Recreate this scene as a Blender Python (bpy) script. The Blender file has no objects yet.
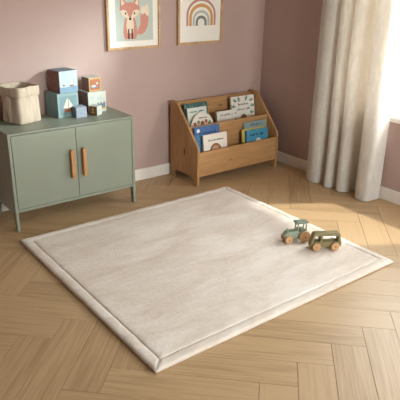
import bpy, bmesh, math, random
from mathutils import Vector, Matrix, noise
R = math.radians
S = bpy.context.scene
COL = S.collection

X0, Y0, ZC = -5.2, -5.5, 2.6
# ------------------------------------------------------------------ camera, world, light, exposure
cd = bpy.data.cameras.new('camera'); cam = bpy.data.objects.new('camera', cd); COL.objects.link(cam)
cd.sensor_width = 36; cd.lens = 556.25 / 400 * 36; cd.clip_start = .05
rt = Vector((0.7940696, -0.6075987, 0.01665247)); up = Vector((0.2148198, 0.3061656, 0.9274239)); fw = Vector((0.56860, 0.7328618, -0.3736410))
cam.matrix_world = Matrix(((rt.x, up.x, -fw.x, -3.63119), (rt.y, up.y, -fw.y, -3.79226), (rt.z, up.z, -fw.z, 1.6), (0, 0, 0, 1)))
S.camera = cam

w = bpy.data.worlds.new('daylight'); S.world = w; w.use_nodes = True
bg = w.node_tree.nodes['Background']; bg.inputs[0].default_value = (.95, .975, 1.0, 1); bg.inputs[1].default_value = 13.0

# hazy sky: brightest near the horizon, weaker towards the zenith, sunlit ground below
_t = w.node_tree.nodes.new('ShaderNodeTexCoord'); _x = w.node_tree.nodes.new('ShaderNodeSeparateXYZ'); _m = w.node_tree.nodes.new('ShaderNodeMapRange')
_r = w.node_tree.nodes.new('ShaderNodeValToRGB'); _m.inputs['From Min'].default_value = -1
w.node_tree.links.new(_t.outputs['Generated'], _x.inputs[0]); w.node_tree.links.new(_x.outputs['Z'], _m.inputs['Value']); w.node_tree.links.new(_m.outputs[0], _r.inputs[0])
_e = _r.color_ramp.elements
_e[0].position = .40; _e[0].color = (.56, .55, .50, 1); _e[1].position = 1.0; _e[1].color = (.36, .41, .46, 1)
for _p, _c in ((.5, (.98, .98, .96, 1)), (.68, (.92, .95, .98, 1))):
    _n = _e.new(_p); _n.color = _c
w.node_tree.links.new(_r.outputs[0], bg.inputs[0])

def light(name, kind, energy, color, loc, target, **kw):
    l = bpy.data.lights.new(name, kind); l.energy = energy; l.color = color
    for k, v in kw.items():
        setattr(l, k, v)
    o = bpy.data.objects.new(name, l); COL.objects.link(o); o.location = loc
    d = Vector(target) - Vector(loc); o.rotation_euler = d.to_track_quat('-Z', 'Y').to_euler()
    return o
light('sun', 'SUN', 2.9, (1, .98, .96), (2, -4, 4), (2 - 1, -4 + .6, 4 - 1.75), angle=R(2.6))
light('wall_wash_spot', 'SPOT', 900, (.84, .96, 1), (.95, -2.72, 2.44), (-2.25, 0, 1.05), spot_size=R(19), spot_blend=.9, shadow_soft_size=.11)  # added spot outside the window, washes the wall behind the boxes
for name, y, sy in (('window_portal', -1.76, 1.5), ('window_portal', -4.8, 1.0)):
    pt = light(name, 'AREA', 1, (1, 1, 1), (.10, y, 1.45), (-1, y, 1.45), shape='RECTANGLE', size=sy, size_y=1.55)
    pt.data.cycles.is_portal = True
pt = light('window_portal', 'AREA', 1, (1, 1, 1), (-1.5, Y0 - .02, 1.62), (-1.5, 0, 1.62), shape='RECTANGLE', size=2.2, size_y=1.65)
pt.data.cycles.is_portal = True
S.view_settings.view_transform = 'Standard'; S.view_settings.look = 'None'
S.view_settings.exposure = 0.26; S.view_settings.gamma = 1; S.view_settings.use_curve_mapping = False
S.cycles.max_bounces = 10; S.cycles.diffuse_bounces = 6; S.cycles.transparent_max_bounces = 12
S.cycles.sample_clamp_indirect = 6

# ------------------------------------------------------------------ materials
def lin(c):
    return tuple((v / 12.92 if v <= .04045 else ((v + .055) / 1.055) ** 2.4) for v in (x / 255 for x in c)) + (1,)
MATS = {}
def nodes(name):
    m = bpy.data.materials.new(name); m.use_nodes = True
    nt = m.node_tree; return m, nt, nt.nodes['Principled BSDF']
def ramp(nt, fac, stops):
    r = nt.nodes.new('ShaderNodeValToRGB')
    el = r.color_ramp.elements
    el[0].position, el[0].color = stops[0]; el[1].position, el[1].color = stops[-1]
    for p, c in stops[1:-1]:
        e = el.new(p); e.color = c
    nt.links.new(fac, r.inputs[0]); return r.outputs[0]
def coords(nt, kind='Object', scale=(1, 1, 1), rot=(0, 0, 0)):
    t = nt.nodes.new('ShaderNodeTexCoord'); mp = nt.nodes.new('ShaderNodeMapping')
    mp.inputs['Scale'].default_value = scale; mp.inputs['Rotation'].default_value = rot
    nt.links.new(t.outputs[kind], mp.inputs[0]); return mp.outputs[0]
def noi(nt, vec, scale, detail=4, rough=.55, dist=0):
    n = nt.nodes.new('ShaderNodeTexNoise'); n.inputs['Scale'].default_value = scale; n.inputs['Detail'].default_value = detail
    n.inputs['Roughness'].default_value = rough; n.inputs['Distortion'].default_value = dist
    nt.links.new(vec, n.inputs['Vector']); return n.outputs['Fac']
def bump(nt, b, h, strength=.2, dist=.01):
    n = nt.nodes.new('ShaderNodeBump'); n.inputs['Strength'].default_value = strength; n.inputs['Distance'].default_value = dist
    nt.links.new(h, n.inputs['Height']); nt.links.new(n.outputs[0], b.inputs['Normal'])
def plain(name, c, rough=.6, var=.06, scale=8, bm=0, spec=.4):
    if name in MATS: return MATS[name]
    m, nt, b = nodes(name); l = lin(c)
    f = noi(nt, coords(nt), scale)
    lo = tuple(x * (1 - var) for x in l[:3]) + (1,); hi = tuple(min(1, x * (1 + var)) for x in l[:3]) + (1,)
    nt.links.new(ramp(nt, f, [(.3, lo), (.7, hi)]), b.inputs['Base Color'])
    b.inputs['Roughness'].default_value = rough; b.inputs['Specular IOR Level'].default_value = spec
    if bm: bump(nt, b, noi(nt, coords(nt), scale * 12), bm, .004)
    MATS[name] = m; return m
def wood(name, c1, c2, axis=(3, 3, 40), rough=.55, knots=False, knot_c=(92, 55, 28)):
    m, nt, b = nodes(name)
    v = coords(nt, 'Object', axis)
    f = noi(nt, v, 1.0, 5, .6, .7)
    f2 = noi(nt, v, 3.5, 3, .6, .2)
    mx = nt.nodes.new('ShaderNodeMath'); mx.operation = 'MULTIPLY_ADD'; mx.inputs[1].default_value = .35
    nt.links.new(f2, mx.inputs[0]); nt.links.new(f, mx.inputs[2])
    col = ramp(nt, mx.outputs[0], [(.45, lin(c2)), (.82, lin(c1))])
    if knots:
        vo = nt.nodes.new('ShaderNodeTexVoronoi'); vo.inputs['Scale'].default_value = 1
        nt.links.new(coords(nt, 'Object', tuple(3.4 if a < 10 else 9.0 for a in axis)), vo.inputs['Vector'])
        k = ramp(nt, vo.outputs['Distance'], [(.04, (1, 1, 1, 1)), (.15, (0, 0, 0, 1))])
        mi = nt.nodes.new('ShaderNodeMix'); mi.data_type = 'RGBA'
        nt.links.new(k, mi.inputs[0]); nt.links.new(col, mi.inputs[6]); mi.inputs[7].default_value = lin(knot_c)
        col = mi.outputs[2]
    nt.links.new(col, b.inputs['Base Color']); b.inputs['Roughness'].default_value = rough
    bump(nt, b, mx.outputs[0], .12, .003)
    return m

M_WALL = plain('wall_paint', (187, 161, 153), .75, .03, 3, .12, .25)
M_CEIL = plain('ceiling_paint', (150, 146, 142), .8, .02, 3)  # out-of-view ceiling kept grey to weaken bounced light
M_DARK = plain('low_bounce_wall', (92, 86, 84), .8, .02, 3)  # unseen left and front walls, darkened to cut bounced light
M_TRIM = plain('white_trim_paint', (243, 235, 227), .5, .02, 5)
M_SAGE = plain('sage_lacquer', (142, 147, 130), .42, .025, 5, 0, .5)
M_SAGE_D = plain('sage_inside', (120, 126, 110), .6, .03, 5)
M_PINE_X = wood('pine_grain_across', (190, 146, 98), (164, 119, 74), (3, 8, 34), .5, True)
M_PINE_Z = wood('pine_grain_upright', (190, 146, 98), (164, 119, 74), (8, 34, 3), .5, True)
M_HANDLE = wood('oak_handle', (208, 152, 98), (176, 120, 70), (60, 60, 8), .45)
M_WHEEL = wood('beech_wheel', (222, 178, 130), (188, 142, 98), (40, 40, 120), .5)
M_HUB = wood('beech_hub', (160, 112, 68), (130, 86, 50), (60, 60, 60), .5)
M_FRAME = wood('oak_frame', (206, 168, 124), (178, 136, 94), (20, 20, 20), .4)
M_MAT = plain('print_paper', (246, 241, 232), .85, .01, 4)
M_WHITE = plain('cover_white', (240, 234, 222), .6, .02, 10)
M_PAGES = plain('page_paper', (232, 224, 206), .85, .04, 60)
M_INK = plain('dark_ink', (52, 48, 46), .7, .05, 20)

def cloth_mat(name, c, trans, weave=260, sheen=.2, var=.08):
    m, nt, b = nodes(name); l = lin(c)
    v = coords(nt)
    f = noi(nt, coords(nt, 'Object', (1, 1, .3)), 42, 5, .7, .8)
    col = ramp(nt, f, [(.3, tuple(x * (1 - var) for x in l[:3]) + (1,)), (.7, tuple(min(1, x * (1 + var)) for x in l[:3]) + (1,))])
    nt.links.new(col, b.inputs['Base Color']); b.inputs['Roughness'].default_value = .9
    b.inputs['Sheen Weight'].default_value = sheen; b.inputs['Specular IOR Level'].default_value = .1
    bump(nt, b, noi(nt, v, weave, 2), .35, .003)
    if trans:
        t = nt.nodes.new('ShaderNodeBsdfTranslucent'); nt.links.new(col, t.inputs[0])
        mx = nt.nodes.new('ShaderNodeMixShader'); mx.inputs[0].default_value = trans
        nt.links.new(b.outputs[0], mx.inputs[1]); nt.links.new(t.outputs[0], mx.inputs[2])
        nt.links.new(mx.outputs[0], nt.nodes['Material Output'].inputs[0])
    return m
M_CURTAIN = cloth_mat('linen', (233, 227, 219), .27, var=.10)
M_CANVAS = cloth_mat('canvas', (198, 180, 159), 0, 300, .1, .06)

def rug_mat():
    m, nt, b = nodes('plush_pile')
    f = noi(nt, coords(nt, 'Object', (1.0, 3.0, 1), (0, 0, R(28))), 1.7, 7, .62, .6)
    g = noi(nt, coords(nt, 'Object', (5, 16, 6), (0, 0, R(28))), 3.0, 4, .6, .3)
    mx = nt.nodes.new('ShaderNodeMath'); mx.operation = 'MULTIPLY_ADD'; mx.inputs[1].default_value = .28
    nt.links.new(g, mx.inputs[0]); nt.links.new(f, mx.inputs[2])
    nt.links.new(ramp(nt, mx.outputs[0], [(.46, lin((222, 204, 186))), (.60, lin((235, 219, 203))), (.76, lin((246, 234, 222)))]), b.inputs['Base Color'])
    b.inputs['Roughness'].default_value = .9; b.inputs['Sheen Weight'].default_value = .35; b.inputs['Sheen Roughness'].default_value = .45
    b.inputs['Specular IOR Level'].default_value = .1
    h = nt.nodes.new('ShaderNodeMath'); h.operation = 'MULTIPLY_ADD'; h.inputs[1].default_value = .4
    nt.links.new(noi(nt, coords(nt), 200, 3), h.inputs[0]); nt.links.new(noi(nt, coords(nt), 38, 5, .65), h.inputs[2])
    bump(nt, b, h.outputs[0], .38, .010)
    return m
M_RUG = rug_mat()

def floor_mat():
    m, nt, b = nodes('herringbone_oak')
    at = nt.nodes.new('ShaderNodeAttribute'); at.attribute_name = 'tone'
    uv = coords(nt, 'UV', (3.0, 70, 1))
    f = noi(nt, uv, 1.0, 4, .5, .3)
    f2 = noi(nt, coords(nt, 'UV', (.9, 5, 1)), 2.0, 2, .5, .3)
    a1 = nt.nodes.new('ShaderNodeMath'); a1.operation = 'MULTIPLY_ADD'; a1.inputs[1].default_value = .5
    nt.links.new(f2, a1.inputs[0]); nt.links.new(f, a1.inputs[2])
    a2 = nt.nodes.new('ShaderNodeMath'); a2.operation = 'MULTIPLY_ADD'; a2.inputs[1].default_value = .40
    nt.links.new(at.outputs['Fac'], a2.inputs[0]); nt.links.new(a1.outputs[0], a2.inputs[2])
    nt.links.new(ramp(nt, a2.outputs[0], [(.45, lin((163, 130, 92))), (1.35, lin((198, 165, 124)))]), b.inputs['Base Color'])
    b.inputs['Roughness'].default_value = .42; b.inputs['Specular IOR Level'].default_value = .4
    bump(nt, b, f, .05, .002)
    return m
M_FLOOR = floor_mat()
M_GAP = plain('floor_gap', (128, 96, 66), .9)

def glass_mat():
    m, nt, b = nodes('window_glass')
    t = nt.nodes.new('ShaderNodeBsdfTransparent'); g = nt.nodes.new('ShaderNodeBsdfGlossy'); g.inputs['Roughness'].default_value = .02
    t.inputs[0].default_value = (.96, .98, .97, 1)
    mx = nt.nodes.new('ShaderNodeMixShader'); mx.inputs[0].default_value = .06
    nt.links.new(t.outputs[0], mx.inputs[1]); nt.links.new(g.outputs[0], mx.inputs[2])
    nt.links.new(mx.outputs[0], nt.nodes['Material Output'].inputs[0]); return m
M_GLASS = glass_mat()

# ------------------------------------------------------------------ mesh helpers
class MB:
    """collects shapes in one bmesh"""
    def __init__(s): s.bm = bmesh.new()
    def poly(s, vs): return s.bm.faces.new([s.bm.verts.new(v) for v in vs])
    def box(s, a, b, mat=None):
        r = bmesh.ops.create_cube(s.bm, size=1)['verts']
        for v in r:
            v.co = Vector([(a[i] + b[i]) / 2 + v.co[i] * abs(b[i] - a[i]) for i in range(3)])
            if mat: v.co = mat @ v.co
        return s
    def prism(s, pts, d0, d1, plane='xz', mat=None):
        """outline extruded from d0 to d1 along the axis left out of `plane`"""
        def P(q, d):
            v = {'xz': (q[0], d, q[1]), 'yz': (d, q[0], q[1]), 'xy': (q[0], q[1], d)}[plane]
            v = Vector(v); return mat @ v if mat else v
        A = [s.bm.verts.new(P(q, d0)) for q in pts]; B = [s.bm.verts.new(P(q, d1)) for q in pts]
        n = len(pts); s.bm.faces.new(A); s.bm.faces.new(B[::-1])
        for i in range(n): s.bm.faces.new((A[i], B[i], B[(i + 1) % n], A[(i + 1) % n]))
        return s
    def lathe(s, prof, axis='z', n=40, c=(0, 0, 0)):
        """prof: (radius, height) pairs"""
        rings = []
        for r, h in prof:
            ring = []
            for i in range(n):
                t = 2 * math.pi * i / n; a, b = r * math.cos(t), r * math.sin(t)
                v = {'z': (a, b, h), 'y': (a, h, b), 'x': (h, a, b)}[axis]
                ring.append(s.bm.verts.new(Vector(v) + Vector(c)))
            rings.append(ring)
        for A, B in zip(rings, rings[1:]):
            for i in range(n): s.bm.faces.new((A[i], A[(i + 1) % n], B[(i + 1) % n], B[i]))
        s.bm.faces.new(rings[0][::-1]); s.bm.faces.new(rings[-1]); return s
    def tube(s, pts, r, n=10):
        rings = []
        for i, p in enumerate(pts):
            p = Vector(p); t = (Vector(pts[min(i + 1, len(pts) - 1)]) - Vector(pts[max(i - 1, 0)])).normalized()
            a = t.orthogonal().normalized() if i == 0 else (a - t * a.dot(t)).normalized()
            b = t.cross(a)
            rings.append([s.bm.verts.new(p + r * (a * math.cos(2 * math.pi * k / n) + b * math.sin(2 * math.pi * k / n))) for k in range(n)])
        for A, B in zip(rings, rings[1:]):
            for i in range(n): s.bm.faces.new((A[i], A[(i + 1) % n], B[(i + 1) % n], B[i]))
        s.bm.faces.new(rings[0][::-1]); s.bm.faces.new(rings[-1]); return s
    def build(s, name, mat, parent=None, bevel=0, smooth=False, seg=2, **kw):
        bmesh.ops.recalc_face_normals(s.bm, faces=s.bm.faces)
        me = bpy.data.meshes.new(name); s.bm.to_mesh(me); s.bm.free()
        for m in (mat if isinstance(mat, (list, tuple)) else [mat]): me.materials.append(m)
        if smooth:
            for p in me.polygons: p.use_smooth = True
        o = bpy.data.objects.new(name, me); COL.objects.link(o)
        if parent: o.parent = parent
        if bevel:
            b = o.modifiers.new('bevel', 'BEVEL'); b.width = bevel; b.segments = seg; b.limit_method = 'ANGLE'; b.angle_limit = R(35)
        for k, v in kw.items(): o[k] = v
        return o
def tag(o, label, cat, group=None):
    o['label'] = label; o['category'] = cat
    if group: o['group'] = group
    return o
def thing(name, label, cat, loc=(0, 0, 0), rz=0, group=None, rx=0):
    o = bpy.data.objects.new(name, None); COL.objects.link(o); o.location = loc; o.rotation_euler = (rx, 0, rz)
    o.empty_display_size = .05
    return tag(o, label, cat, group)
def arc(cx, cz, rx, rz, a0, a1, n=14):
    return [(cx + rx * math.cos(R(a0 + (a1 - a0) * i / n)), cz + rz * math.sin(R(a0 + (a1 - a0) * i / n))) for i in range(n + 1)]
def ell(cx, cz, rx, rz, n=24): return arc(cx, cz, rx, rz, 0, 360 - 360 / n, n - 1)
def scribble(mb, x0, x1, z, h, y, seed, t=.0012):
    """a line of handwriting-like strokes on a front face (facing -y)"""
    rnd = random.Random(seed); x = x0
    while x < x1:
        wd = h * rnd.uniform(.35, .8)
        if rnd.random() < .95:
            a = h * rnd.choice([.6, .6, 1.0, .7]); sh = h * .12
            mb.prism([(x, z), (x + h * .18, z), (x + h * .18 + sh, z + a), (x + sh, z + a)], y, y - t)
            if rnd.random() < .7:
                mb.prism([(x, z + a * .42), (x + wd * .8, z + a * .42), (x + wd * .8, z + a * .62), (x, z + a * .62)], y, y - t)
            if rnd.random() < .5:
                mb.prism([(x + wd * .6, z), (x + wd * .6 + h * .18, z), (x + wd * .6 + h * .18 + sh, z + a * .62), (x + wd * .6 + sh, z + a * .62)], y, y - t)
        x += wd * 1.25
    return mb

# ------------------------------------------------------------------ the room
X0, Y0, ZC = -5.2, -5.5, 2.6
WY0, WY1, WZ0, WZ1 = -2.53, -1.0, .655, 2.16
def struct(o): o['kind'] = 'structure'; return o

def herringbone():
    bm = bmesh.new(); uvl = bm.loops.layers.uv.new('UVMap'); tone = bm.faces.layers.float.new('tone')
    W, N, g = .163, 4, .0006
    rnd = random.Random(4); s2 = math.sqrt(.5)
    u0, v0 = -3.0 - N * W, .629 - W
    def addp(ua, ub, va, vb, long_u):
        cu, cv = (ua + ub) / 2, (va + vb) / 2
        x, y = (cu + cv) * s2, (cu - cv) * s2
        if not (X0 - .5 < x < .5 and Y0 - .5 < y < .5): return
        ua += g; ub -= g; va += g; vb -= g
        def P(u, v, z): return ((u + v) * s2, (u - v) * s2, z)
        e = .0007
        top = [bm.verts.new(P(*q, 0)) for q in ((ua + e, va + e), (ub - e, va + e), (ub - e, vb - e), (ua + e, vb - e))]
        bot = [bm.verts.new(P(*q, -.004)) for q in ((ua, va), (ub, va), (ub, vb), (ua, vb))]
        t = rnd.random(); oy = rnd.uniform(0, 40); ox = rnd.uniform(0, 40)
        fs = [bm.faces.new(top[::-1])] + [bm.faces.new((top[i], top[(i + 1) % 4], bot[(i + 1) % 4], bot[i])) for i in range(4)]
        for f in fs:
            f[tone] = t
            for l in f.loops:
                c = l.vert.co; u = (c.x + c.y) * s2; v = (c.x - c.y) * s2
                a, b = (u, v) if long_u else (v, u)
                l[uvl].uv = (a + ox, b + oy)
    K = 60
    for j in range(-K, K):
        for m in range(-10, 11):
            i = j + 2 * N * m
            addp(u0 + i * W, u0 + (i + N) * W, v0 + j * W, v0 + (j + 1) * W, True)
    for i in range(-K, K):
        for m in range(-10, 11):
            j = i - 2 * N + 1 + 2 * N * m
            addp(u0 + i * W, u0 + (i + 1) * W, v0 + j * W, v0 + (j + N) * W, False)
    # keep only what lies inside the room
    for co, no in (((X0, 0, 0), (-1, 0, 0)), ((0, 0, 0), (1, 0, 0)), ((0, Y0, 0), (0, -1, 0)), ((0, 0, 0), (0, 1, 0))):
        bmesh.ops.bisect_plane(bm, geom=bm.verts[:] + bm.edges[:] + bm.faces[:], plane_co=co, plane_no=no, clear_outer=True)
    bmesh.ops.recalc_face_normals(bm, faces=bm.faces)
    n = len(bm.faces)
    vs = [bm.verts.new(q) for q in ((X0, Y0, -.0035), (0, Y0, -.0035), (0, 0, -.0035), (X0, 0, -.0035))]
    f = bm.faces.new(vs); f.material_index = 1
    vs = [bm.verts.new((v.co.x, v.co.y, -.08)) for v in vs]; f = bm.faces.new(vs[::-1]); f.material_index = 1
    me = bpy.data.meshes.new('floor'); bm.to_mesh(me); bm.free()
    me.materials.append(M_FLOOR); me.materials.append(M_GAP)
    o = bpy.data.objects.new('floor', me); COL.objects.link(o)
    return struct(o)
herringbone()

struct(MB().box((X0 - .12, 0, -.08), (.25, .15, ZC)).build('wall_back', M_WALL))
mb = MB()
VY0, VY1 = -5.3, -4.3
mb.box((0, Y0, -.08), (.25, VY0, ZC)); mb.box((0, VY1, -.08), (.25, WY0, ZC)); mb.box((0, VY0, -.08), (.25, VY1, WZ0 - .04)); mb.box((0, VY0, WZ1), (.25, VY1, ZC)); mb.box((0, WY1, -.08), (.25, 0, ZC))
mb.box((0, WY0, -.08), (.25, WY1, WZ0 - .04)); mb.box((0, WY0, WZ1), (.25, WY1, ZC))
struct(mb.build('wall_right', M_WALL))
struct(MB().box((X0 - .12, Y0, -.08), (X0, 0, ZC)).build('wall_left', M_DARK))
UX0, UX1, UZ0, UZ1 = -2.6, -.4, .8, 2.45
mb = MB()
mb.box((X0 - .12, Y0 - .12, -.08), (UX0, Y0, ZC)); mb.box((UX1, Y0 - .12, -.08), (.25, Y0, ZC))
mb.box((UX0, Y0 - .12, -.08), (UX1, Y0, UZ0 - .04)); mb.box((UX0, Y0 - .12, UZ1), (UX1, Y0, ZC))
struct(mb.build('wall_front', M_DARK))
struct(MB().box((X0 - .12, Y0 - .12, ZC), (.25, .15, ZC + .1)).build('ceiling', M_CEIL))
struct(MB().box((X0, -.016, 0), (0, 0, .098)).build('baseboard_back', M_TRIM, bevel=.004))
struct(MB().box((-.016, Y0, 0), (0, -.016, .098)).build('baseboard_right', M_TRIM, bevel=.004))

def window(name, frame_boxes, panes, sill):
    o = MB()
    for a, b in frame_boxes: o.box(a, b)
    o = struct(o.build(name, M_TRIM, bevel=.004))
    for a, b in panes: MB().box(a, b).build('glass_pane', M_GLASS, o)
    MB().box(*sill).build('window_sill', M_TRIM, o, bevel=.006)
    return o
t = .05
for name, a, b in (('window_1', WY0, WY1), ('fill_window_right', VY0, VY1)):  # the second one is out of view, added to let in more light
    window(name, [((.12, a, WZ0), (.18, a + t, WZ1)), ((.12, b - t, WZ0), (.18, b, WZ1)),
                  ((.12, a + t, WZ0), (.18, b - t, WZ0 + t)), ((.12, a + t, WZ1 - t), (.18, b - t, WZ1))],
           [((.146, a + t, WZ0 + t), (.152, b - t, WZ1 - t))], ((-.03, a - .03, WZ0 - .04), (.25, b + .03, WZ0)))

a, b, y0, y1 = UX0, UX1, Y0 - .09, Y0 - .05  # unseen window behind the camera, added to brighten the back wall
window('fill_window_front', [((a, y0, UZ0), (a + t, y1, UZ1)), ((b - t, y0, UZ0), (b, y1, UZ1)), ((a + t, y0, UZ0), (b - t, y1, UZ0 + t)), ((a + t, y0, UZ1 - t), (b - t, y1, UZ1))],
       [((a + t, y0 + .017, UZ0 + t), (b - t, y0 + .023, UZ1 - t))], ((a - .03, Y0 - .12, UZ0 - .04), (b + .03, Y0 + .03, UZ0)))

# ------------------------------------------------------------------ rug
def rug():
    x0, x1, y0, y1 = -2.579, -.8605, -2.1463, -.5722
    prof = [(.004, .001), (0, .006), (0, .013), (.003, .018), (.010, .0215), (.022, .023), (.035, .0232), (.047, .0228), (.054, .0205), (.057, .012), (.060, .0205), (.067, .0228), (.085, .0235), (.12, .0237), (.2, .0238), (.3, .0238), (.4, .0238), (.5, .0238), (.6, .0238), (.7, .0238), (.78, .0238)]
    n = 150; bm = bmesh.new(); rings = []
    for k, (d, z) in enumerate(prof):
        a0, a1, b0, b1 = x0 + d, x1 - d, y0 + d, y1 - d
        C = [(a0, b0), (a1, b0), (a1, b1), (a0, b1)]; ring = []
        for s in range(4):
            p, q = C[s], C[(s + 1) % 4]
            for i in range(n):
                f = i / n; x = p[0] + (q[0] - p[0]) * f; y = p[1] + (q[1] - p[1]) * f; zz = z
                if 2 <= k <= 8 or 10 <= k:
                    zz += (.3 if k > 12 else 1) * (.0024 * noise.noise((x * 16, y * 16, 3.1)) + .0026 * noise.noise((x * 48, y * 48, 7)) * (k <= 12))
                if 1 <= k <= 5:
                    j = .0025 * noise.noise((x * 9, y * 9, 11)); x += j; y += j
                if i == 0 and 3 <= k <= 8: zz -= .006
                ring.append(bm.verts.new((x, y, max(zz, .001))))
        rings.append(ring)
    m = 4 * n
    for A, B in zip(rings, rings[1:]):
        for i in range(m): bm.faces.new((A[i], A[(i + 1) % m], B[(i + 1) % m], B[i]))
    bm.faces.new(rings[-1]); bm.faces.new(rings[0][::-1])
    b = MB(); b.bm.free(); b.bm = bm
    o = b.build('rug', M_RUG, smooth=True)
    tag(o, 'large square cream plush rug with a stitched border on the herringbone floor', 'rug')
rug()

# ------------------------------------------------------------------ cabinet
CZ = .664
def cabinet():
    x0, x1, yf, yb = -2.534, -1.62, -.409, -.022
    t = thing('cabinet', 'sage green two-door cabinet on legs standing against the pink wall', 'cabinet', ((x0 + x1) / 2, (yf + yb) / 2, 0))
    ox, oy = t.location.x, t.location.y
    X0_, X1_, F, B = x0 - ox, x1 - ox, yf - oy, yb - oy
    s = .02
    # side panels run down into legs with an arched cut-out
    def side():
        a = F; b = B
        pts = [(a, 0), (a + .032, 0), (a + .042, .085)] + [(a + .042 + .03 * (1 - math.cos(R(q))), .085 + .03 * math.sin(R(q))) for q in (30, 60, 90)]
        pts += [(b - .042 - .03 * (1 - math.cos(R(q))), .085 + .03 * math.sin(R(q))) for q in (90, 60, 30)] + [(b - .042, .085), (b - .032, 0), (b, 0), (b, CZ - .012), (a, CZ - .012)]
        return pts
    MB().prism(side(), X0_, X0_ + s, 'yz').build('side_panel', M_SAGE, t, bevel=.0025)
    MB().prism(side(), X1_ - s, X1_, 'yz').build('side_panel', M_SAGE, t, bevel=.0025)
    MB().box((X0_, F, CZ - .014), (X1_, B, CZ)).build('top_panel', M_SAGE, t, bevel=.003)
    MB().box((X0_ + s, F + .002, .130), (X1_ - s, B, .150)).build('bottom_panel', M_SAGE, t, bevel=.002)
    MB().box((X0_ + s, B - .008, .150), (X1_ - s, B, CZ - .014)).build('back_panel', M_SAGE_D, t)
    md = -2.073 - ox; g = .0028
    for a, b, hx in ((X0_ + s + g, md - g / 2, -2.117 - ox), (md + g / 2, X1_ - s - g, -2.030 - ox)):
        d = MB().box((a, F + .001, .150 + g), (b, F + .019, CZ - .014 - g)).build('door', M_SAGE, t, bevel=.002)
        # upright wooden bar handle with rounded ends, standing off the door
        h = MB(); hw = .0125; z0, z1 = .300, .502
        h.prism(arc(hx, z1 - hw, hw, hw, 0, 180) + arc(hx, z0 + hw, hw, hw, 180, 360), F - .030, F - .0)
        h.build('handle', M_HANDLE, d, bevel=.004, seg=3, label='wooden bar handle')
cabinet()

# ------------------------------------------------------------------ bookcase
BX0, BX1 = -1.045, -.142
def bookcase():
    t = thing('bookcase', 'wooden children\'s bookcase with sloping sides and two tiers of books', 'bookcase', ((BX0 + BX1) / 2, -.225, 0))
    ox, oy = t.location.x, t.location.y
    F, B = -.418 - oy, -.03 - oy
    def side():
        p = [(F, 0), (F + .055, 0), (F + .065, .035)] + [(F + .065 + .03 * (1 - math.cos(R(q))), .035 + .03 * math.sin(R(q))) for q in (45, 90)]
        p += [(B - .065 - .03 * (1 - math.cos(R(q))), .035 + .03 * math.sin(R(q))) for q in (90, 45)] + [(B - .065, .035), (B - .055, 0), (B, 0)]
        p += [(B, .648), (B - .085, .648), (B - .098, .642), (B - .108, .630), (F + .012, .335), (F + .003, .318), (F, .300)]
        return p
    sw = .022
    MB().prism(side(), BX0 - ox, BX0 + sw - ox, 'yz').build('side_panel', M_PINE_Z, t, bevel=.003)
    MB().prism(side(), BX1 - sw - ox, BX1 - ox, 'yz').build('side_panel', M_PINE_Z, t, bevel=.003)
    a, b = BX0 + sw - ox, BX1 - sw - ox
    MB().box((a, B - .016, .07), (b, B, .628)).build('back_panel', M_PINE_X, t, bevel=.002)
    MB().box((a, -.285 - oy, .10), (b, -.267 - oy, .468)).build('middle_panel', M_PINE_X, t, bevel=.003)
    MB().box((a, F + .004, .078), (b, F + .022, .285)).build('front_panel', M_PINE_X, t, bevel=.003)
    MB().box((a, F + .022, .080), (b, -.285 - oy, .098)).build('shelf', M_PINE_X, t)
    MB().box((a, -.267 - oy, .262), (b, B - .016, .280)).build('shelf', M_PINE_X, t)
bookcase()

# ------------------------------------------------------------------ books
BG = 'picture books in the wooden bookcase'
def book(xc, yb, zb, wd, h, lean, cover, label, th=.018, round_top=False, roll=0):
    """a hardback standing on its lower edge, leaning back; local front face is at y=-th"""
    t = thing('picture_book', label, 'book', (xc, yb, zb), roll, BG, -R(lean))
    c = .0022
    def out(ins):
        if round_top:
            r = wd / 2 - ins
            return [(-r, ins), (r, ins)] + arc(0, h - wd / 2, r, r, 0, 180, 22)
        return [(-wd / 2 + ins, ins), (wd / 2 - ins, ins), (wd / 2 - ins, h - ins), (-wd / 2 + ins, h - ins)]
    MB().prism(out(.004), -c, -th + c).build('page_block', M_PAGES, t)
    cv = MB().prism(out(0), -th, -th + c).prism(out(0), -c, 0)
    if not round_top: cv.box((-wd / 2, -th, 0), (-wd / 2 + c, 0, h))
    cv.build('cover', cover, t)
    return t
Y = lambda th: -th
C_TEAL = plain('cover_dark_teal', (66, 100, 98), .5, .35, 45); C_LEAF = plain('leaf_green', (98, 138, 118), .6, .15, 30)
C_PALE = plain('cover_pale', (220, 224, 214), .55, .03, 20); C_BLUE = plain('cover_blue', (74, 108, 160), .5, .12, 25)
C_CREAM = plain('cover_cream', (238, 228, 214), .55, .02, 20); C_GREY = plain('cover_grey_blue', (140, 160, 160), .55, .06, 20)
C_YEL = plain('cover_yellow', (212, 186, 100), .55, .05, 20); C_SKY = plain('cover_sky_blue', (74, 146, 178), .5, .06, 20)
C_NAVY = plain('ink_navy', (40, 54, 84), .7); C_BROWN = plain('ink_brown', (150, 96, 66), .7, .1, 30); C_TAN = plain('print_tan', (206, 164, 128), .7, .05, 20)
C_GREEN2 = plain('print_green', (120, 150, 96), .7, .15, 40); C_RED = plain('print_red', (186, 96, 78), .7, .1, 30); C_ORNG = plain('print_orange', (216, 148, 86), .7, .08, 30)
def leaf(mb, x, z, l, a, y, wd=.34):
    pts = []
    for i in range(9):
        f = i / 8; pts.append((f * l, math.sin(math.pi * f) * l * wd * .5))
    for i in range(7, 0, -1):
        f = i / 8; pts.append((f * l, -math.sin(math.pi * f) * l * wd * .5))
    ca, sa = math.cos(R(a)), math.sin(R(a))
    mb.prism([(x + p * ca - q * sa, z + p * sa + q * ca) for p, q in pts], y, y - .001)

zB, zF = .2805, .0985
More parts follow.
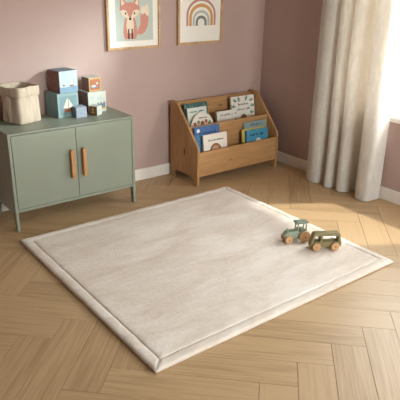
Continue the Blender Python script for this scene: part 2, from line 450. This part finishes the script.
# back tier, left to right
b = book(-.828, -.128, zB, .245, .330, 9, C_TEAL, 'dark teal book with leafy cover standing rearmost at upper left of the bookcase')
m = MB(); rnd = random.Random(2)
for i in range(26): leaf(m, rnd.uniform(-.11, .09), rnd.uniform(.2, .30), .035, rnd.uniform(0, 180), -.018)
m.build('leaf_print', C_LEAF, b)
b = book(-.842, -.160, zB, .200, .300, 9, C_PALE, 'pale white book between the dark teal book and the arch-topped one')
scribble(MB(), -.085, .07, .262, .02, -.018, 5).build('title_lettering', C_TEAL, b)
b = book(-.822, -.196, zB, .236, .262, 9, C_CREAM, 'arch-topped cream book with animals on the upper tier', round_top=True)
scribble(MB(), -.045, .045, .215, .016, -.018, 8).build('title_lettering', M_INK, b)
m2 = MB()
for i, (x, z, r) in enumerate([(-.078, .17, .017), (-.04, .185, .015), (.0, .172, .02), (.04, .186, .015), (.076, .17, .017), (-.06, .14, .02), (.055, .14, .02)]):
    MB().prism(ell(x, z, r, r * 1.1, 16), -.018, -.0192).build('animal_print', (C_RED, C_GREEN2, C_BROWN)[i % 3], b)
for i in range(9): leaf(m2, -.10 + i * .024, .105 + .02 * (i % 2), .03, 90, -.018)
m2.build('leaf_print', C_GREEN2, b)
b = book(-.548, -.178, zB, .205, .240, 9, M_WHITE, 'small white landscape book in the middle of the upper tier')
scribble(MB(), -.065, .075, .200, .017, -.018, 11).build('title_lettering', M_INK, b)
b = book(-.312, -.135, zB, .27, .335, 9, M_WHITE, 'large white book with green sprigs at the upper right of the bookcase', .022)
scribble(MB(), -.055, .06, .255, .021, -.022, 21).build('title_lettering', M_INK, b); scribble(MB(), -.075, .08, .212, .021, -.022, 22).build('title_lettering', M_INK, b)
for x, z, a0 in [(-.10, .29, 60), (-.115, .24, 80), (-.11, .18, 95), (-.105, .13, 60), (.10, .28, 100), (.112, .23, 100), (.10, .17, 80), (-.06, .305, 20), (.05, .305, 150)]:
    m = MB()
    for da in (-50, 0, 50): leaf(m, x, z, .034, a0 + da, -.022)
    m.build('sprig_print', C_LEAF, b)
MB().prism(arc(0, .12, .042, .055, 0, 180), -.022, -.0232).build('bear_print', C_BROWN, b)
# front tier
b = book(-.872, -.330, zF, .262, .365, 6, C_BLUE, 'blue book with dark title behind a white book on the lower tier')
scribble(MB(), -.085, .09, .305, .026, -.018, 31).build('title_lettering', C_NAVY, b); scribble(MB(), -.06, .03, .265, .02, -.018, 32).build('title_lettering', C_NAVY, b)
m = MB().prism(ell(-.09, .335, .016, .016, 18), -.018, -.0192); m.build('moon_print', M_WHITE, b)
m = MB()
for i in range(7): leaf(m, -.115 + .008 * (i % 3), .16 + i * .022, .05, 20 + 25 * (i % 3), -.018)
m.build('leaf_print', C_SKY, b)
b = book(-.815, -.362, zF, .250, .300, 6, C_CREAM, 'cream book with a round-headed character at the lower left front')
scribble(MB(), -.075, .08, .245, .017, -.018, 41).build('title_lettering', M_INK, b)
m = MB().prism(arc(0, .165, .058, .058, 0, 180) + [(-.058, .08), (.058, .08)], -.018, -.0190); m.build('fur_print', C_BROWN, b)
m = MB().prism(ell(0, .155, .043, .048), -.0190, -.0200); m.build('face_print', C_TAN, b)
for x in (-.016, .016): MB().prism(ell(x, .168, .005, .005, 10), -.0200, -.0208).build('eye_print', M_INK, b)
b = book(-.328, -.323, zF, .265, .330, 6, C_GREY, 'grey-blue book standing rearmost at the lower right of the bookcase', .014)
scribble(MB(), -.06, .07, .297, .02, -.014, 51).build('title_lettering', C_NAVY, b)
b = book(-.372, -.346, zF, .262, .281, 6, C_YEL, 'yellow book sandwiched between the grey-blue and the sky blue books', .014)
b = book(-.352, -.370, zF, .250, .274, 6, C_SKY, 'sky blue book with a white round character at the lower right front')
scribble(MB(), -.085, .06, .222, .021, -.018, 61).build('title_lettering', C_NAVY, b)
MB().prism(ell(.012, .155, .036, .042), -.018, -.0190).build('character_print', M_WHITE, b)
MB().prism(ell(.012, .145, .017, .02), -.0190, -.0200).build('face_print', C_ORNG, b)

# ------------------------------------------------------------------ stacking boxes on the cabinet
SG = 'stacking boxes on the green cabinet'
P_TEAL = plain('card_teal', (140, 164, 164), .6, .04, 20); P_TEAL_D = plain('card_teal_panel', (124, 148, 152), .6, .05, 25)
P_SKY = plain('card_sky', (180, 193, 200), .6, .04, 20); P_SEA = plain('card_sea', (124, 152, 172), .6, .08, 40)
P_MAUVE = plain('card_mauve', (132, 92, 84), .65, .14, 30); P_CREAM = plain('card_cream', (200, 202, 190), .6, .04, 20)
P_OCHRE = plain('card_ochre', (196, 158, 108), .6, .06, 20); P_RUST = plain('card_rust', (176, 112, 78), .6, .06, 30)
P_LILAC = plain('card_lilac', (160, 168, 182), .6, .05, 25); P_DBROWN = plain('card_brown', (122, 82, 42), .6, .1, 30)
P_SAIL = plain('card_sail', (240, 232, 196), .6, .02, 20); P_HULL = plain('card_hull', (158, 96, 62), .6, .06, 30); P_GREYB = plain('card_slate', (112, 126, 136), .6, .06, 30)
def card_box(x, y, z, s, h, rz, mat, side, top, label):
    t = thing('stacking_box', label, 'box', (x, y, z), R(rz), SG)
    b = MB().box((-s / 2, -s / 2, 0), (s / 2, s / 2, h)); bm = b.bm; bm.normal_update()
    bmesh.ops.recalc_face_normals(bm, faces=bm.faces)
    for f in bm.faces:
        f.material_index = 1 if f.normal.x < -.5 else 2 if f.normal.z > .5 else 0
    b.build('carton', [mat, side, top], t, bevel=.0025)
    return t
f = lambda s: -s / 2
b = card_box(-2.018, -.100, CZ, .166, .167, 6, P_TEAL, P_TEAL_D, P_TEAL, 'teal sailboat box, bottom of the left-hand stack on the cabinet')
y = f(.166)
MB().prism([(-.066, .02), (.068, .02), (.068, .148), (-.066, .148)], y, y - .0008).build('picture_panel', P_TEAL_D, b)
MB().prism([(-.004, .064), (-.004, .136), (-.040, .068)], y - .0008, y - .0018).build('sail_print', P_SAIL, b); MB().prism([(.004, .064), (.004, .126), (.038, .070)], y - .0008, y - .0018).build('sail_print', P_SAIL, b)
MB().prism([(-.042, .058), (.046, .060), (.032, .036), (-.026, .036)], y - .0008, y - .0018).build('hull_print', P_HULL, b)
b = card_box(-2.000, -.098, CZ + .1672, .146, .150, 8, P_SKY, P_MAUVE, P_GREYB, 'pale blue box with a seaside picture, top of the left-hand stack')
y = f(.146)
MB().prism([(-.073, .003), (.073, .003), (.073, .040), (.03, .044), (-.02, .038), (-.073, .042)], y, y - .0008).build('sea_print', P_SEA, b)
MB().prism([(.005, .052), (.042, .052), (.036, .042), (.010, .042)], y, y - .001).build('boat_print', P_HULL, b); MB().prism([(-.05, .058), (-.03, .058), (-.034, .048), (-.046, .048)], y, y - .001).build('boat_print', P_HULL, b)
MB().prism([(.020, .054), (.020, .076), (.036, .055)], y, y - .001).build('sail_print', P_SAIL, b); MB().prism([(-.041, .059), (-.041, .076), (-.030, .060)], y, y - .001).build('sail_print', P_SAIL, b); MB().prism(ell(.05, .118, .011, .011, 16), y, y - .001).build('sun_print', P_SAIL, b)
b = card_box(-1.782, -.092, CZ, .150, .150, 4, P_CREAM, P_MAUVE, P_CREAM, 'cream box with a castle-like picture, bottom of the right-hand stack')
y = f(.150)
MB().prism([(0, .05), (0, .07), (.012, .07), (.012, .062), (.024, .062), (.024, .072), (.036, .072), (.036, .062), (.050, .062), (.050, .07), (.066, .07), (.066, .02), (0, .02)], y, y - .001).build('castle_print', P_GREYB, b)
MB().prism(ell(-.04, .11, .014, .01, 16), y, y - .001).build('cloud_print', P_SKY, b); MB().prism(ell(.02, .1, .022, .009, 16), y, y - .001).build('cloud_print', P_SKY, b)
MB().prism([(-.06, .02), (.066, .02), (.066, .032), (-.06, .028)], y, y - .0012).build('ground_print', P_OCHRE, b)
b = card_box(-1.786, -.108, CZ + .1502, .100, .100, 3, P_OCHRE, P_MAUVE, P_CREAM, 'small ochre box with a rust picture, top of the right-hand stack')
y = f(.100)
MB().prism(arc(.0, .05, .04, .04, 0, 90, 5)[0:0] + [(-.040, .014), (.040, .014), (.040, .080), (.034, .088), (-.034, .088), (-.040, .080)], y, y - .0008).build('picture_panel', P_RUST, b)
MB().prism(ell(-.012, .040, .02, .009, 16), y - .0008, y - .0016).build('cloud_print', P_SKY, b); MB().prism(ell(.018, .058, .01, .008, 16), y - .0008, y - .0016).build('cloud_print', P_SKY, b)
MB().prism([(-.03, .026), (.032, .026), (.026, .034), (-.026, .034)], y - .0008, y - .0016).build('hill_print', P_GREYB, b)
b = card_box(-1.944, -.212, CZ, .080, .074, -2, P_LILAC, P_GREYB, P_LILAC, 'small lilac-blue box in front of the sailboat box')
y = f(.080)
m = MB(); rnd = random.Random(3)
for i in range(14): m.prism(ell(rnd.uniform(-.032, .032), rnd.uniform(.01, .064), .003, .003, 8), y, y - .0007)
m.build('dot_print', P_SKY, b)
b = card_box(-1.822, -.222, CZ, .066, .066, 30, P_CREAM, P_DBROWN, P_CREAM, 'smallest box, brown and white, set corner-on beside the lilac box')
m = MB().prism([(.012, .018), (.012, .026), (.002, .026), (.002, .044), (.010, .044), (.010, .050), (-.006, .050), (-.006, .040), (-.002, .040), (-.002, .026), (-.008, .026), (-.008, .018)], -.033, -.0338, 'yz')
m.build('figure_print', C_YEL, b)
MB().prism(ell(.004, .032, .008, .011, 14), -.033, -.0338).build('figure_print', P_SKY, b)

# ------------------------------------------------------------------ canvas basket
def basket():
    t = thing('storage_basket', 'cream canvas storage basket with folded rim on the green cabinet', 'basket', (-2.325, -.128, CZ), R(20))
    def ring(bm, half, z, k):
        out = []
        for i in range(96):
            a = 2 * math.pi * (i + .5) / 96; c, s = math.cos(a), math.sin(a)
            r = half / ((abs(c) ** 7 + abs(s) ** 7) ** (1 / 7))
            dr = .0065 * noise.noise((c * 2.2, s * 2.2, z * 9 + k)) + 0.0036 * noise.noise((c * 6, s * 6, z * 16 + k * 3))
            zz = z + (.010 * noise.noise((c * 1.6, s * 1.6, 5)) if z > .2 else .005 * noise.noise((c * 3, s * 3, 9)) * (z > .15))
            out.append(bm.verts.new(((r + dr) * c, (r + dr) * s, zz)))
        return out
    def shell(levels, name, close):
        b = MB(); rs = [ring(b.bm, h, z, k) for h, z, k in levels]
        for A, B in zip(rs, rs[1:]):
            for i in range(96): b.bm.faces.new((A[i], A[(i + 1) % 96], B[(i + 1) % 96], B[i]))
        if close: b.bm.faces.new(rs[0][::-1]); b.bm.faces.new(rs[-1])
        else:
            for i in range(96): b.bm.faces.new((rs[-1][i], rs[-1][(i + 1) % 96], rs[0][(i + 1) % 96], rs[0][i]))
        return b.build(name, M_CANVAS, t, smooth=True)
    lev = [(.083, .0015, 0), (.0925, .004, 0), (.0955, .02, 0)] + [(.0955 - .0004 * i - .003 * math.sin(i / 9 * math.pi), .02 + i * .025, 0) for i in range(1, 9)]
    lev += [(.0915, .236, 0), (.087, .236, 0), (.086, .12, 0), (.085, .02, 0), (.078, .012, 0)]
    shell(lev, 'canvas_body', True)
    shell([(.0935, .246, 2), (.0965, .243, 2), (.098, .225, 2), (.098, .20, 2), (.0985, .182, 2), (.0970, .181, 2), (.0942, .20, 2), (.0922, .235, 2)], 'folded_rim', False)
    m = MB()
    for r in (.024, .017): m.tube([(-.0935, .028 + r * math.cos(2 * math.pi * i / 28), .062 + r * math.sin(2 * math.pi * i / 28)) for i in range(29)], .0024, 6)
    m.build('stitched_emblem', M_CANVAS, t, smooth=True)
basket()

# ------------------------------------------------------------------ pictures on the wall
def picture(x0, x1, z0, z1, label):
    t = thing('framed_print', label, 'picture', ((x0 + x1) / 2, -.0005, z0), 0, 'framed nursery prints on the pink wall')
    w, h, bw, d = x1 - x0, z1 - z0, .019, .024
    m = MB()
    m.box((-w / 2, -d, 0), (-w / 2 + bw, 0, h)).box((w / 2 - bw, -d, 0), (w / 2, 0, h)).box((-w / 2 + bw, -d, 0), (w / 2 - bw, 0, bw)).box((-w / 2 + bw, -d, h - bw), (w / 2 - bw, 0, h))
    m.build('frame', M_FRAME, t, bevel=.0015)
    MB().box((-w / 2 + bw, -.012, bw), (w / 2 - bw, -.002, h - bw)).build('mount_board', M_MAT, t)
    return t, w, h
t, w_, h_ = picture(-1.592, -1.125, 1.072, 1.70, 'oak-framed fox print on the wall above the green cabinet')
F_BG = plain('print_mint', (198, 205, 195), .8, .03, 8); F_FOX = plain('print_fox_pink', (214, 148, 132), .8, .03, 20); F_CRM = plain('print_cream', (240, 222, 200), .8, .02, 20)
F_DK = plain('print_dark', (70, 52, 48), .8); F_RD = plain('print_nose', (60, 44, 42), .8)
ox, oz = t.location.x, t.location.z
def pf(pts, y, mat, name, dep=.0006): MB().prism([(a - ox, b - oz) for a, b in pts], y, y - dep).build(name, mat, t)
pf([(-1.515, 1.134), (-1.190, 1.134), (-1.190, 1.60), (-1.515, 1.60)], -.012, F_BG, 'mint_background')
cx = -1.392
tail = [(-1.335, 1.185), (-1.300, 1.175), (-1.262, 1.195), (-1.238, 1.235), (-1.228, 1.285), (-1.232, 1.325), (-1.246, 1.352), (-1.290, 1.345), (-1.302, 1.300), (-1.300, 1.255), (-1.318, 1.225)]
pf(tail, -.0126, F_FOX, 'tail_print')
pf([(-1.232, 1.310), (-1.222, 1.350), (-1.240, 1.400), (-1.262, 1.378), (-1.284, 1.384), (-1.302, 1.345), (-1.285, 1.322), (-1.262, 1.334), (-1.248, 1.316)], -.0132, F_CRM, 'tail_tip_print')
pf([(cx - .05, 1.148), (cx + .05, 1.148), (cx + .062, 1.20), (cx + .05, 1.27), (cx + .03, 1.33), (cx - .03, 1.33), (cx - .05, 1.27), (cx - .062, 1.20)], -.0126, F_FOX, 'body_print')
pf([(cx - .025, 1.19), (cx + .025, 1.19), (cx + .034, 1.25), (cx + .02, 1.32), (cx - .02, 1.32), (cx - .034, 1.25)], -.0132, F_CRM, 'chest_print')
H = lambda x, z: (cx + x * .76, 1.287 + (z - 1.285) * .68)
for s in (-1, 1):
    pf([(cx + s * .008, 1.148), (cx + s * .022, 1.148), (cx + s * .020, 1.222), (cx + s * .010, 1.222)], -.0138, F_DK, 'leg_print')
    pf([H(s * .108, 1.405), H(s * .104, 1.54), H(s * .036, 1.46)], -.0144, F_FOX, 'ear_print')
    pf([H(s * .096, 1.43), H(s * .096, 1.51), H(s * .056, 1.456)], -.0150, F_CRM, 'inner_ear_print')
pf([H(*q) for q in [(0, 1.285), (.04, 1.305), (.085, 1.335), (.112, 1.38), (.108, 1.425), (.075, 1.455), (0, 1.468), (-.075, 1.455), (-.108, 1.425), (-.112, 1.38), (-.085, 1.335), (-.04, 1.305)]], -.0138, F_FOX, 'head_print')
for s in (-1, 1):
    pf([H(s * a, b) for a, b in [(.006, 1.288), (.04, 1.303), (.085, 1.332), (.113, 1.378), (.075, 1.392), (.04, 1.378), (.018, 1.33)]], -.0144, F_CRM, 'cheek_print')
    pf(ell(*H(s * .05, 1.352), .0065, .0075, 14), -.0150, F_DK, 'eye_print')
pf(ell(cx, 1.293, .011, .009, 14), -.0150, F_RD, 'nose_print')

t, w_, h_ = picture(-.958, -.500, 1.078, 1.70, 'oak-framed rainbow print on the wall above the bookcase')
ox, oz = t.location.x, t.location.z
cx, cz = -.720, 1.222
bands = [(.150, .020, (196, 142, 134)), (.122, .026, (214, 158, 96)), (.086, .020, (190, 194, 184)), (.056, .022, (124, 128, 124))]
for i, (r, bw, c) in enumerate(bands):
    ex = 1.30 if i < 4 else 1
    o = arc(cx, cz + r * .55, r, r * .85, 0, 180, 26); n = arc(cx, cz + r * .55, r - bw, r * .85 - bw, 180, 0, 26)
    pts = [(cx + r, cz)] + o + [(cx - r, cz), (cx - r + bw, cz)] + n + [(cx + r - bw, cz)]
    # arch built as a strip of quads
    m = MB(); A = [(cx + r, cz)] + o + [(cx - r, cz)]; B = [(cx + r - bw, cz)] + n[::-1] + [(cx - r + bw, cz)]
    for k in range(len(A) - 1):
        m.prism([(q[0] - ox, q[1] - oz) for q in (A[k], A[k + 1], B[k + 1], B[k])], -.012, -.0126)
    m.build('rainbow_band', plain('band_%d' % i, c, .8, .03, 20), t)

# ------------------------------------------------------------------ toys on the rug
ZR = .0255
def wheel(parent, x, y, r, th, out):
    """disc wheel with rounded rim and a small hub; out = side (+1/-1 in local y)"""
    prof = [(r * .3, -th / 2), (r * .86, -th / 2), (r * .96, -th * .36), (r, -th * .15), (r, th * .15), (r * .96, th * .36), (r * .86, th / 2), (r * .78, th * .42), (r * .3, th * .42)]
    o = MB().lathe(prof, 'y', 36, (x, y, r)).build('wheel', M_WHEEL, parent, smooth=False, label='natural wood wheel')
    MB().lathe([(r * .16, -th * .62), (r * .16, th * .62)], 'y', 16, (x, y, r)).build('hub', M_HUB, o)
def tractor():
    T1 = plain('tractor_sage', (160, 172, 152), .5, .05, 20); T2 = plain('tractor_dark', (136, 146, 128), .5, .05, 20)
    # local +x is the rear; axles .107 apart
    t = thing('toy_tractor', 'small green wooden toy tractor with a canopy roof on the rug', 'toy', (-1.158, -1.612, ZR), math.atan2(-.34, .94))
    m = MB()
    m.prism([(-.090, .030), (.060, .030), (.078, .055), (.078, .078), (.012, .078), (.006, .088), (-.070, .084)] + [(-.083, .078), (-.090, .062)], -.026, .026)
    t.scale = (.9, .9, .88)
    m.build('body', T1, t, bevel=.006, seg=3)
    MB().box((.030, -.022, .078), (.066, .022, .092)).build('seat', T2, t, bevel=.004)
    MB().prism([(-.010, .138), (.082, .138), (.086, .144), (.082, .153), (-.004, .155), (-.014, .148)], -.027, .027).build('roof', T2, t, bevel=.004, seg=3)
    for sy in (-1, 1):
        MB().prism([(-.002, .08), (.008, .08), (.010, .140), (.002, .140)], sy * .020 - .004, sy * .020 + .004).build('post', T1, t, bevel=.001)
        MB().prism([(.064, .07), (.074, .07), (.074, .140), (.066, .140)], sy * .020 - .004, sy * .020 + .004).build('post', T1, t, bevel=.001)
        wheel(t, .052, sy * .042, .044, .026, sy)
        wheel(t, -.066, sy * .033, .030, .020, sy)
    MB().lathe([(.006, .084), (.006, .104)], 'z', 14, (-.07, 0, 0)).build('chimney', T2, t)
tractor()
def van():
    V = plain('van_olive', (138, 126, 86), .5, .05, 20)
    t = thing('toy_van', 'small olive wooden toy camper van with cut-out windows on the rug', 'toy', (-1.088, -1.796, ZR), math.atan2(-.53, .85))
    t.scale = (.92, .92, .9); m = MB(); W = .027
    # lower body, pillars and roof of one carved block; openings go right through
    m.prism([(-.108, .022), (.106, .022), (.110, .045), (.106, .062), (-.104, .062), (-.109, .045)], -W, W)
    m.prism([(-.104, .060), (-.088, .060), (-.078, .106), (-.092, .106)], -W, W)
    m.prism([(-.042, .060), (-.026, .060), (-.024, .106), (-.040, .106)], -W, W)
    m.prism([(.084, .060), (.106, .060), (.096, .106), (.080, .106)], -W, W)
    m.prism([(-.093, .104), (.098, .104), (.094, .118), (.084, .124), (-.076, .124), (-.087, .118)], -W, W)
    m.build('body', V, t, bevel=.0035, seg=2)
    for sy in (-1, 1):
        wheel(t, -.066, sy * (W + .010), .030, .018, sy)
        wheel(t, .062, sy * (W + .010), .030, .018, sy)
van()

# ------------------------------------------------------------------ curtain and rod
def curtain():
    ctl = [(-.07, -.772), (-.14, -.780), (-.180, -.86), (-.155, -.940), (-.065, -.955), (-.06, -.972), (-.145, -.980), (-.176, -1.025), (-.145, -1.072), (-.06, -1.084), (-.06, -1.100), (-.145, -1.108), (-.172, -1.155), (-.14, -1.205), (-.05, -1.225), (-.048, -1.275), (-.13, -1.302), (-.176, -1.325), (-.180, -1.39), (-.160, -1.430), (-.10, -1.440), (-.04, -1.444)]
    pts = []
    for i in range(len(ctl) - 1):
        p = [Vector(ctl[max(0, min(len(ctl) - 1, i + k))]) for k in (-1, 0, 1, 2)]
        for s in range(6):
            u = s / 6
            pts.append(.5 * (2 * p[1] + (p[2] - p[0]) * u + (2 * p[0] - 5 * p[1] + 4 * p[2] - p[3]) * u * u + (3 * p[1] - p[0] - 3 * p[2] + p[3]) * u ** 3))
    pts.append(Vector(ctl[-1]))
    zs = [.006, .012] + [.05 + i * .09 for i in range(26)] + [2.36]
    b = MB(); rows = []
    for z in zs:
        f = z / 2.36; row = []
        for i, q in enumerate(pts):
            s = i / (len(pts) - 1)
            y = q.y + .008 * f * s + .01 * f
            x = -.11 + (q.x + .11) * (1.18 - .30 * f)
            x += .010 * noise.noise((s * 7, z * 1.3, 2)); y += .008 * noise.noise((s * 6, z * 1.5, 8))
            row.append(b.bm.verts.new((min(x, -.036), y, z)))
        rows.append(row)
    for A, B in zip(rows, rows[1:]):
        for i in range(len(pts) - 1): b.bm.faces.new((A[i], A[i + 1], B[i + 1], B[i]))
    o = b.build('curtain', M_CURTAIN, smooth=True)
    sm = o.modifiers.new('thickness', 'SOLIDIFY'); sm.thickness = .0016; sm.offset = 0
    tag(o, 'floor-length cream linen curtain hanging in folds beside the window', 'curtain')
    r = thing('curtain_rod', 'pale rod above the window carrying the linen curtain', 'curtain rod', (-.11, -1.8, 2.40))
    MB().tube([(0, 1.05, 0), (0, -1.05, 0)], .014, 14).build('rod', M_TRIM, r, smooth=True)
    for yy in (1.0, -1.0): MB().box((-.01, yy - .01, -.03), (.11, yy + .01, -.012)).build('bracket', M_TRIM, r)
curtain()
